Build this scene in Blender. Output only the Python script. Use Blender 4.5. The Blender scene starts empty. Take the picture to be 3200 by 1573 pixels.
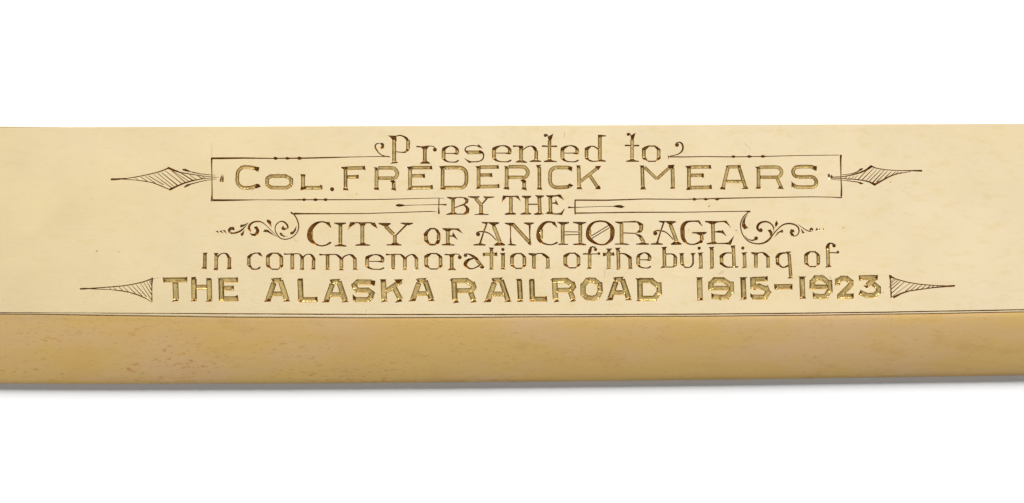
import bpy, math, random
import numpy as np
from mathutils import Vector
from mathutils.geometry import delaunay_2d_cdt

# ------------------------------------------------------------------ units
# Traced in the photograph's own pixels; one of them is 0.05 mm on the bar.
S = 5e-5
CX, CY = 1600.0, 786.5
H = 58.0                       # height of the bar above the backdrop (in the same units)
GAP = 9.5                       # the hard lower edge stands this far off the backdrop; the bar rests on its flat back
sc = bpy.context.scene
col = sc.collection
rnd = random.Random(7)

# ------------------------------------------------------------------ camera
CAMD = 3200 * S * 110 / 36.0
cam = bpy.data.cameras.new('camera'); cam.lens = 110; cam.sensor_width = 36
cam.clip_start = 0.01; cam.clip_end = 20
co = bpy.data.objects.new('camera', cam); col.objects.link(co)
co.location = (0, 0, CAMD)
sc.camera = co

# ------------------------------------------------------------------ light
w = bpy.data.worlds.new('World'); sc.world = w; w.use_nodes = True
w.node_tree.nodes['Background'].inputs['Color'].default_value = (0.82, 0.77, 0.71, 1)
w.node_tree.nodes['Background'].inputs['Strength'].default_value = 0.085

def area(name, loc, target, sx, sy, power, color=(1, 1, 1)):
    l = bpy.data.lights.new(name, 'AREA'); l.shape = 'RECTANGLE'; l.size = sx; l.size_y = sy
    l.energy = power; l.color = color
    o = bpy.data.objects.new(name, l); col.objects.link(o); o.location = loc
    o.rotation_euler = (Vector(target) - Vector(loc)).to_track_quat('-Z', 'Y').to_euler()
    return o
area('overhead_softbox', (0.01, 0.06, 1.1), (0, 0, 0), 0.94, 0.44, 1.15, (1, 0.99, 0.97))
area('key_light', (0, 2.117, 0.899), (0, 0, 0), 3.4, 1.50, 186)
area('front_fill', (0, -0.50, 1.09), (0, 0, 0), 1.6, 0.56, 1.54, (1, 0.98, 0.955))

sc.view_settings.view_transform = 'Standard'; sc.view_settings.look = 'None'
sc.view_settings.exposure = 0.2; sc.view_settings.gamma = 1
sc.render.film_transparent = False
sc.cycles.max_bounces = 8; sc.cycles.glossy_bounces = 6; sc.cycles.diffuse_bounces = 3
sc.cycles.use_denoising = True
sc.cycles.sample_clamp_indirect = 0.8
sc.cycles.sample_clamp_direct = 3.0

# ------------------------------------------------------------------ materials
def mat(name):
    m = bpy.data.materials.new(name); m.use_nodes = True
    nt = m.node_tree; return m, nt, nt.nodes['Principled BSDF']
def N(nt, kind, **kw):
    n = nt.nodes.new(kind)
    for k, v in kw.items():
        if k in n.inputs.keys(): n.inputs[k].default_value = v
        else: setattr(n, k, v)
    return n
def coords(nt, scale=(1, 1, 1), rot=(0, 0, 0), loc=(0, 0, 0)):
    g = nt.nodes.new('ShaderNodeNewGeometry')
    mp = nt.nodes.new('ShaderNodeMapping'); mp.vector_type = 'POINT'
    mp.inputs['Scale'].default_value = scale; mp.inputs['Rotation'].default_value = rot; mp.inputs['Location'].default_value = loc
    nt.links.new(g.outputs['Position'], mp.inputs['Vector']); return mp.outputs['Vector']
def noise(nt, vec, scale, detail=4, rough=0.55):
    n = N(nt, 'ShaderNodeTexNoise'); n.inputs['Scale'].default_value = scale
    n.inputs['Detail'].default_value = detail; n.inputs['Roughness'].default_value = rough
    nt.links.new(vec, n.inputs['Vector']); return n.outputs['Fac']
def ramp(nt, fac, a, b, c0=(0, 0, 0, 1), c1=(1, 1, 1, 1)):
    r = N(nt, 'ShaderNodeValToRGB'); r.color_ramp.elements[0].position = a; r.color_ramp.elements[1].position = b
    r.color_ramp.elements[0].color = c0; r.color_ramp.elements[1].color = c1
    nt.links.new(fac, r.inputs['Fac']); return r.outputs['Color']
def mixc(nt, fac, a, b):
    m = N(nt, 'ShaderNodeMix'); m.data_type = 'RGBA'
    if hasattr(fac, 'links'): nt.links.new(fac, m.inputs[0])
    else: m.inputs[0].default_value = fac
    for i, v in ((6, a), (7, b)):
        if hasattr(v, 'links'): nt.links.new(v, m.inputs[i])
        else: m.inputs[i].default_value = (*v, 1)
    return m.outputs[2]
def math_(nt, op, a, b=None, c=None):
    m = N(nt, 'ShaderNodeMath'); m.operation = op
    for i, v in enumerate((a, b, c)):
        if v is None: continue
        if hasattr(v, 'links'): nt.links.new(v, m.inputs[i])
        else: m.inputs[i].default_value = v
    return m.outputs[0]
def bump(nt, bs, h, strength, dist):
    b = N(nt, 'ShaderNodeBump'); b.inputs['Strength'].default_value = strength; b.inputs['Distance'].default_value = dist
    nt.links.new(h, b.inputs['Height']); nt.links.new(b.outputs['Normal'], bs.inputs['Normal'])

def gold_face():
    m, nt, bs = mat('brushed_pale_gold')
    bs.inputs['Metallic'].default_value = 1; bs.inputs['Roughness'].default_value = 0.30
    v = coords(nt)
    c = mixc(nt, ramp(nt, noise(nt, coords(nt, (1, 2.0, 1), (0, 0, .1)), 32, 6, .62), .38, .64), (0.878, 0.733, 0.490), (0.870, 0.718, 0.455))
    c = mixc(nt, ramp(nt, noise(nt, coords(nt, (1, 2.2, 1), (0, 0, .5)), 330, 5, .65), .52, .78), c, (0.83, 0.665, 0.36))
    g = nt.nodes.new('ShaderNodeNewGeometry'); sx = nt.nodes.new('ShaderNodeSeparateXYZ'); nt.links.new(g.outputs['Position'], sx.inputs[0])
    wl = math_(nt, 'MULTIPLY', ramp(nt, math_(nt, 'MULTIPLY_ADD', sx.outputs['X'], -11.0, 0.0), .1, .9), math_(nt, 'MULTIPLY_ADD', noise(nt, v, 40, 5, .6), .9, .2))
    c = mixc(nt, wl, c, (0.845, 0.685, 0.385))
    # fine scratches and small brown specks
    s = ramp(nt, noise(nt, coords(nt, (1, 30, 1), (0, 0, .03)), 260, 3, .6), .62, .74)
    c = mixc(nt, math_(nt, 'MULTIPLY', s, .22), c, (0.80, 0.64, 0.36))
    sp = ramp(nt, noise(nt, coords(nt, (1, 1.8, 1)), 2300, 2, .5), .735, .79)
    c = mixc(nt, math_(nt, 'MULTIPLY', sp, .70), c, (0.50, 0.34, 0.14))
    nt.links.new(c, bs.inputs['Base Color'])
    r = math_(nt, 'MULTIPLY_ADD', noise(nt, v, 90, 4), .12, .17)
    nt.links.new(r, bs.inputs['Roughness'])
    h = math_(nt, 'ADD', noise(nt, coords(nt, (1, 14, 1), (0, 0, .04)), 420, 4, .6), math_(nt, 'MULTIPLY', noise(nt, v, 60, 2), 4.0))
    bump(nt, bs, h, .09, 6e-5)
    return m
def gold_side():
    m, nt, bs = mat('aged_deep_gold')
    bs.inputs['Metallic'].default_value = 1; bs.inputs['Roughness'].default_value = 0.29
    v = coords(nt)
    # broad polished patches: pinkish and yellow gold
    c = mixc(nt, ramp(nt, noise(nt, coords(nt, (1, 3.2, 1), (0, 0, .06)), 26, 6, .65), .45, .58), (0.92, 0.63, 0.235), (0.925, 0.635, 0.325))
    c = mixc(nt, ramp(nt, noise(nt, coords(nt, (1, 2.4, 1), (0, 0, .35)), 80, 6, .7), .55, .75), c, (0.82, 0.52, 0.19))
    # tarnish flecks, dense towards one end of the bar
    g = nt.nodes.new('ShaderNodeNewGeometry'); sx = nt.nodes.new('ShaderNodeSeparateXYZ'); nt.links.new(g.outputs['Position'], sx.inputs[0])
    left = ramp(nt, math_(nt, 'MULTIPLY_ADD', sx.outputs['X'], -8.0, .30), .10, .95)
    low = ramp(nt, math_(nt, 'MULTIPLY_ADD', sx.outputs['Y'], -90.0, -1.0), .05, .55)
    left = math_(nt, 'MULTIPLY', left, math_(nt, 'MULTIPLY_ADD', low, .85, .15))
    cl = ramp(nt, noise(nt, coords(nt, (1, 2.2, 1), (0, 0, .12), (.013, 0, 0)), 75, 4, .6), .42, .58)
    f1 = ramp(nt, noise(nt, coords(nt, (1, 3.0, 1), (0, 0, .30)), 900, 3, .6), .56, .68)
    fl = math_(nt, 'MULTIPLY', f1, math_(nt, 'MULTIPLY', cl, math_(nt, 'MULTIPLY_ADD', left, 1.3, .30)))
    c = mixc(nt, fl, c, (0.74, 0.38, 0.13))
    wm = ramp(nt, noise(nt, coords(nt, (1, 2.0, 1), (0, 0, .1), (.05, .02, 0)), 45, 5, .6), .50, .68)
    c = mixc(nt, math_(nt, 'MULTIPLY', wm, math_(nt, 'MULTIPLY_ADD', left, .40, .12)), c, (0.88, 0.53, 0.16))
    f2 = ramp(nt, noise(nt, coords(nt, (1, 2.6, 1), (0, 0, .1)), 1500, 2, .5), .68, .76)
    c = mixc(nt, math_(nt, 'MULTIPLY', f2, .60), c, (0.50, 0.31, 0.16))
    nt.links.new(c, bs.inputs['Base Color'])
    h = math_(nt, 'ADD', noise(nt, coords(nt, (1, 4, 1), (0, 0, .2)), 300, 4, .6), math_(nt, 'MULTIPLY', noise(nt, v, 40, 2), 8.0))
    bump(nt, bs, h, .10, 8e-5)
    return m
def gold_cut():
    m, nt, bs = mat('graver_cut_gold')
    bs.inputs['Metallic'].default_value = 1; bs.inputs['Roughness'].default_value = 0.30
    v = coords(nt)
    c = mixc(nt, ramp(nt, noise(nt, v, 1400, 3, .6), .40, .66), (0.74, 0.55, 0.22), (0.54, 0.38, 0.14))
    nt.links.new(c, bs.inputs['Base Color'])
    bump(nt, bs, noise(nt, v, 3200, 3, .6), .18, 3e-5)
    return m
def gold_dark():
    m, nt, bs = mat('shaded_line_gold')  # browner base puts the grooves' and rim's dark reflections into the colour
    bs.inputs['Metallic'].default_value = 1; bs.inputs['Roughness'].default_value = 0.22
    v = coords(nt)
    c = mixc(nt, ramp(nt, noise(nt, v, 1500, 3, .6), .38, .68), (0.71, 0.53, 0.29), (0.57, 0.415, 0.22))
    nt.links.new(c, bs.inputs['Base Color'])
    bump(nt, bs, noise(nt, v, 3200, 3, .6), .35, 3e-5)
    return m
def white():
    m, nt, bs = mat('white_seamless_paper')
    bs.inputs['Base Color'].default_value = (0.86, 0.86, 0.86, 1); bs.inputs['Roughness'].default_value = 1.0
    bs.inputs['Specular IOR Level'].default_value = 0.0
    bump(nt, bs, noise(nt, coords(nt), 900, 4), .1, 2e-5)
    return m
M_FACE, M_SIDE, M_CUT, M_DARK, M_WHITE = gold_face(), gold_side(), gold_cut(), gold_dark(), white()

# ------------------------------------------------------------------ mesh helpers
def mesh_obj(name, verts, faces, m, parent=None, origin=(0, 0, 0), smooth=False, label=None):
    me = bpy.data.meshes.new(name)
    ox, oy, oz = origin
    me.from_pydata([(x - ox, y - oy, z - oz) for x, y, z in verts], [], faces)
    me.materials.append(m)
    if smooth: me.polygons.foreach_set('use_smooth', [True] * len(me.polygons))
    me.update()
    o = bpy.data.objects.new(name, me); col.objects.link(o); o.location = origin
    if parent is not None:
        o.parent = parent
        pw = parent.location
        q = parent.parent
        off = Vector(pw)
        while q is not None: off += q.location; q = q.parent
        o.location = Vector(origin) - off
    if label: o['label'] = label
    return o

def W(px, py, z):
    """photo pixel at depth z (pixel units, 0 = engraved face) -> metres on the bar"""
    k = 1 - z * S / CAMD
    return ((px - CX) * S * k, (CY - py) * S * k, z * S)

XK = [-700, 0, 300, 640, 1140, 1640, 2140, 2640, 2900, 3200, 3900]
TOP = [388, 396, 398, 402.4, 403.6, 403.6, 402.2, 399.6, 394, 387.5, 370]
L1K = [-700, 0, 240, 740, 1240, 1740, 2240, 2740, 3100, 3200, 3900]
L1 = [976, 976.8, 977, 981, 983.2, 983.4, 981.8, 976.3, 969.8, 968.2, 955]
L2K = [-700, 0, 240, 400, 740, 1240, 1740, 2240, 2740, 3200, 3900]
L2 = [974.5, 981.6, 984.6, 987.2, 991.9, 994.2, 990.4, 988.6, 983.2, 975.5, 960]
BOK = [-700, 0, 250, 500, 1000, 1400, 1900, 2300, 2700, 3200, 3900]
BO = [1194, 1198, 1199.6, 1199.4, 1197.8, 1195, 1190, 1185.5, 1180, 1173, 1162]
def smooth_interp(x, xs, ys):
    x = np.asarray(x, float)
    a = sum(np.interp(x + d, xs, ys) for d in (-120, -60, 0, 60, 120)) / 5
    return a
def topY(x): return smooth_interp(x, XK, TOP)
def l1Y(x): return smooth_interp(x, L1K, L1) + 0.25 * np.sin(x * .021) + .2 * np.sin(x * .057 + 1)
def l2Y(x): return np.maximum(smooth_interp(x, L2K, L2) + 0.25 * np.sin(x * .017 + 2), l1Y(x) + 5.2)
def boY(x): return smooth_interp(x, BOK, BO)
X0, X1 = -450.0, 3650.0

# ------------------------------------------------------------------ the setting
bx = 3.0
def backdrop():
    z = -(H + GAP) * S - 0.00005
    return mesh_obj('white_backdrop', [(-bx, -bx, z), (bx, -bx, z), (bx, bx, z), (-bx, bx, z)], [(0, 1, 2, 3)], M_WHITE)
bd = backdrop(); bd['kind'] = 'structure'
bd['label'] = 'plain white seamless backdrop under the gold bar'

# ------------------------------------------------------------------ the bar
bar = bpy.data.objects.new('engraved_gold_bar', None); col.objects.link(bar)
bar.location = (0, 0, -(H + GAP) * S); bar.empty_display_size = .01
bar['label'] = 'long pale gold bar engraved with ornamental presentation lettering, lying on white'
bar['category'] = 'engraved bar'

def strip(name, rows, m, dx=12.0, label=None, smooth=True):
    """rows: list of functions x -> (y, z); a lofted surface along the bar"""
    xs = np.arange(X0, X1 + .1, dx)
    vs = []
    for f in rows:
        y, z = f(xs)
        y = np.broadcast_to(y, xs.shape); z = np.broadcast_to(z, xs.shape)
        vs += [W(a, b, c) for a, b, c in zip(xs, y, z)]
    n = len(xs); fs = []
    for r in range(len(rows) - 1):
        for i in range(n - 1):
            fs.append((r * n + i, (r + 1) * n + i, (r + 1) * n + i + 1, r * n + i + 1))
    return mesh_obj(name, vs, fs, m, bar, (0, float(vs[0][1]), float(vs[0][2])), smooth, label)

EDGE = 9.0
def wob(x, s):  # small hand-made irregularity
    return .35 * np.sin(x * .13 + s) + .3 * np.sin(x * .31 + 2 * s) + .3 * np.sin(x * .071 + 3 * s)
strip('rounded_top_edge', [lambda x, a=a, b=b: (topY(x) + a, b + 0 * x) for a, b in
      ((2.8, -.30), (4.0, -.10), (6.5, -.02), (EDGE, 0))], M_FACE)
strip('top_rim', [lambda x: (topY(x), -1.0 + 0 * x), lambda x: (topY(x) + 2.8, -.30 + 0 * x)], M_DARK, 12, 'thin rim along the top edge, its shade put into the colour')  # darker gold paints the dim reflection that the low chamfer doesn't give
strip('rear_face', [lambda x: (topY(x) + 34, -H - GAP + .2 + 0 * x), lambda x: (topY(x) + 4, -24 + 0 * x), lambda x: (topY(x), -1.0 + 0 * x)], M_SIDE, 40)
D1 = lambda x: 5.2 + 1.6 * wob(x, 5)
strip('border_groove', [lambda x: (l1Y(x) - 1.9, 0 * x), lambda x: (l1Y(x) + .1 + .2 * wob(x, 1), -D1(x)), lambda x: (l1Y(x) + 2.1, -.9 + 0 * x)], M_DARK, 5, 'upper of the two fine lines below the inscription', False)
strip('border_moulding', [lambda x: (l1Y(x) + 2.1, -.9 + 0 * x), lambda x: (l1Y(x) * .5 + l2Y(x) * .5 + .45, -.8 + 0 * x), lambda x: (l2Y(x) - 1.2, -1.1 + 0 * x)], M_FACE)
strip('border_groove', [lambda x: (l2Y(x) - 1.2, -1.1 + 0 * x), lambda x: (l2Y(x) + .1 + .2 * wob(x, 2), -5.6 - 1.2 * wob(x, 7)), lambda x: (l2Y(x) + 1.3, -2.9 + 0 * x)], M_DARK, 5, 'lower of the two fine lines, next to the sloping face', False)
def facet_rows():
    ts = [0, .02, .045, .075, .11, .16, .23, .32, .42, .54, .66, .78, .89, .95, .98, 1.0]
    tl = [2, 3, 4.5, 7.5, 10, 12, 12.8, 13.3, 13.8, 14.4, 15.0, 15.6, 16.2, 16.8, 18, 20]
    z = [0.0]
    for i in range(1, len(ts)):
        z.append(z[-1] - (ts[i] - ts[i - 1]) * math.tan(math.radians((tl[i] + tl[i - 1]) / 2)))
    rows = []
    for t, zz in zip(ts, z):
                rows.append(lambda x, t=t, zz=zz: ((l2Y(x) + 1.3) * (1 - t) + boY(x) * t,
                    -2.9 + zz / -z[-1] * (H - 9.0) + 0 * x))
    return rows
FR = facet_rows()
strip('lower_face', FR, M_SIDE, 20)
def lastz(x): return FR[-1](x)[1]
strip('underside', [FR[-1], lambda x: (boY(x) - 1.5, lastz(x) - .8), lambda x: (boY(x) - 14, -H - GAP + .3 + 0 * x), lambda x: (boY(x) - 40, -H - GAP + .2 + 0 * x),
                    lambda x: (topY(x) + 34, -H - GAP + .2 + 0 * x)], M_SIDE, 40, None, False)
def end_cap(x):
    pr = [(topY(x) + 34, -H - GAP + .2), (topY(x) + 4, -24), (topY(x), -1.0), (topY(x) + 3.2, -.22), (topY(x) + EDGE, 0), (l1Y(x) - 1.9, 0), (l2Y(x) + 1.3, -2.9)]
    pr += [(float(f(np.array([x]))[0][0]), float(f(np.array([x]))[1][0])) for f in FR[1:]] + [(boY(x) - 40, -H - GAP + .2)]
    vs = [W(x, float(a), float(b)) for a, b in pr]
    mesh_obj('end_face', vs, [tuple(range(len(vs)))], M_SIDE, bar, vs[0])
end_cap(X0); end_cap(X1)
# ------------------------------------------------------------------ the engraving, cut by cut
# F<w>: flat graver cut of width w along a line; G<w>: the same, curved; V x,y,w: tapering v-cut; Q: the same, curved;
# P: faceted serif cut; D x,y,r: round punch. Coordinates: tracing units (1/5.064 of the pixel) within a tile.
TS = 5.064
TILE = {'A1': (640, 400), 'B1': (1140, 400), 'C1': (1640, 400), 'D1': (2140, 400),
        'A2': (640, 600), 'B2': (1140, 600), 'C2': (1640, 600), 'D2': (2140, 600),
        'a': (240, 780), 'b': (740, 780), 'c': (1240, 780), 'd': (1740, 780), 'e': (2240, 780), 'f': (2600, 780),
        'g': (300, 450), 'h': (2500, 430)}
L, O = 'letter', 'ornament'
GL = [
# presented to
('scroll', 'curled scroll before the letter P', 'B1', "Q 390,458,16 300,443,14 230,405,14 185,345,20 163,295,20 185,255,18 240,242,6;P 243,236 290,240 310,275 300,318 270,336 228,322 258,305 264,278 246,258"),
('letter', 'capital P', 'B1', "F62 465,160 465,545;P 362,120 500,125 503,200 522,206 480,222 435,190 405,150;P 400,573 440,535 500,535 548,556 480,563;Q 498,130,14 560,120,18 620,140,22 660,170,36 688,200,20;F60 686,195 684,345;P 655,325 716,330 690,368 640,396 600,400 640,372;Q 640,384,26 590,388,14 500,380,14 442,380,18"),
('letter:r', 'small r', 'B1', "Q 822,298,18 850,298,20 900,300,16 1000,290,16 1060,290,12 1090,298,14 1112,325,12;D 1109,346,32;P 870,296 1015,298 975,352 925,345;F60 950,330 950,545;P 868,564 925,522 985,522 1038,560 1030,570 880,570"),
('letter:e', 'small e', 'B1', "F62 1247,350 1247,490;P 1224,320 1290,288 1350,280 1340,298 1290,332 1262,372 1220,392;Q 1330,290,14 1390,290,20 1440,315,34 1466,348,40;F58 1463,340 1463,405;V 1280,405,12 1400,405,14 1450,410,28 1475,415,14;P 1217,480 1278,485 1292,522 1340,545 1290,542 1230,500;Q 1270,515,32 1320,537,18 1390,543,14 1440,540,20 1476,520,24"),
('letter', 'small s', 'B1', "Q 1790,288,10 1700,280,14 1620,300,16 1586,340,18 1605,375,26 1630,400,20;P 1768,285 1805,262 1872,330 1800,310;F58 1620,388 1832,388;Q 1822,380,50 1868,400,26 1880,450,20 1860,500,20 1800,532,16 1690,540,16;P 1563,472 1640,515 1722,538 1650,560"),
('letter', 'small e', 'B1', "@e 2010 275 2322 545"),
('letter:n', 'small n', 'B1', "Q 2355,290,26 2400,290,20 2450,290,18;P 2435,290 2490,278 2512,300 2500,338 2440,335;F60 2472,320 2472,530;P 2375,548 2430,512 2510,512 2572,545 2570,556;Q 2480,372,14 2532,325,14 2580,298,16 2635,288,16 2668,305,34 2695,335,50 2708,368,30;F58 2714,360 2712,515;P 2607,524 2682,503 2747,510 2796,525 2794,540 2612,542"),
('letter:t', 'small t with a leaf tip', 'C1', "D 325,120,26;V 335,106,20 355,112,16 372,140,14;P 370,140 400,120 452,92 427,175 405,212 380,200 363,160;F56 392,195 390,500;V 280,290,24 320,290,22 390,295,14 450,292,22 500,292,24;P 283,530 360,507 380,490 412,490 430,512 512,530 507,543 300,544"),
('letter', 'small e', 'C1', "@e 562 275 855 545"),
('letter', 'small d', 'C1', "F60 977,340 977,480;P 947,320 1000,293 1050,283 1050,302 1005,352 948,382;Q 1040,290,14 1100,297,18 1160,338,20;F60 1187,140 1187,515;P 1155,108 1215,110 1287,118 1287,136 1220,142 1175,162 1158,140;P 947,465 1000,462 1032,515 1085,540 1000,522 950,488;V 1020,517,26 1080,532,16 1160,525,14;P 1135,532 1180,495 1220,500 1287,522 1282,537 1200,537"),
('letter', 'small t with a leaf tip', 'C1', "@t 1583 75 1810 540"),
('letter:o', 'small o', 'C1', "F60 1884,340 1884,475;F58 2118,340 2118,475;P 1853,325 1905,293 1965,280 1968,300 1915,352 1853,368;V 1950,288,16 2062,290,20;P 2045,283 2100,298 2148,340 2150,378 2098,352 2052,305;P 1853,455 1912,460 1947,512 1985,532 1930,528 1862,492;P 2092,460 2150,452 2150,490 2100,522 2045,538 2085,495;V 1960,530,18 2062,530,18"),
('scroll', 'curled scroll after the word to', 'C1', "D 2408,270,32;Q 2395,245,18 2440,228,16 2482,248,26 2503,300,26 2490,360,24 2440,410,16 2370,432,12 2300,445,8;P 2260,428 2294,458 2272,497"),
# frame
('rule', 'upper left rule of the name frame', 'A1', "V 112,483,28 300,482,28 600,478,22 1060,484,14 1560,480,20 1900,472,20 2300,462,12 2532,458,9 2800,454,12 2900,456,14"),
('rule', 'left side of the name frame', 'A1', "V 108,484,24 108,560,18 113,800,12 115,1060,18 110,1150,32"),
('rule', 'lower left rule of the name frame', 'A1', "V 110,1145,30 300,1146,28 600,1142,18 860,1139,8 1200,1141,12 1500,1138,20 1620,1138,16 2532,1137,13 2932,1130,12 3382,1118,9 3702,1111,8 3790,1116,4"),
('rule', 'upper right rule of the name frame', 'C1', "V 2300,458,18 2532,461,15 2832,455,13 3262,460,14 3822,452,12 4332,438,10 4972,431,9"),
('rule', 'right side of the name frame', 'D1', "V 2470,440,30 2467,500,24 2471,800,13 2480,950,20 2477,1078,26"),
('rule', 'lower right rule of the name frame', 'C1', "V 800,1144,20 1300,1146,20 1900,1126,15 2532,1132,13 3132,1116,18 3832,1102,12 4532,1092,12 4832,1096,11 5014,1105,16"),
('rule', 'short upright joining the rules after THE', 'C2', "V 797,130,18 794,250,22 797,350,20"),
('rule', 'rule under BY THE on the right', 'C2', "V 797,338,20 1200,332,15 1700,324,18 2532,323,13 3132,312,12 3482,308,12 3560,312,26"),
('rule', 'rule under BY THE on the left', 'A2', "V 1425,345,30 1520,346,22 2000,346,15 2532,344,13 3032,328,11 3582,310,12 3672,317,4"),
]
for n, (t, pts) in enumerate([('A1', (1073,480,1112,455,1182,485,1115,511)), ('A1', (1262,480,1300,457,1372,484,1300,508)), ('A1', (1448,478,1490,452,1572,480,1490,511)),
     ('A1', (1532,1138,1568,1111,1620,1138,1568,1164)), ('A1', (1702,1138,1745,1112,1814,1138,1748,1164)), ('A1', (1864,1138,1908,1111,1964,1138,1908,1163)),
     ('D1', (725,458,765,431,822,458,768,479)), ('D1', (971,455,1012,429,1087,455,1015,479)), ('D1', (1189,452,1228,427,1300,452,1230,477)),
     ('D1', (107,1130,145,1104,207,1132,150,1156)), ('D1', (289,1130,325,1104,387,1130,330,1153)), ('D1', (464,1128,505,1102,562,1128,510,1154))]):
    GL.append(('diamond', None, t, "P " + " ".join("%d,%d" % (pts[i], pts[i + 1]) for i in range(0, 8, 2))))
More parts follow.
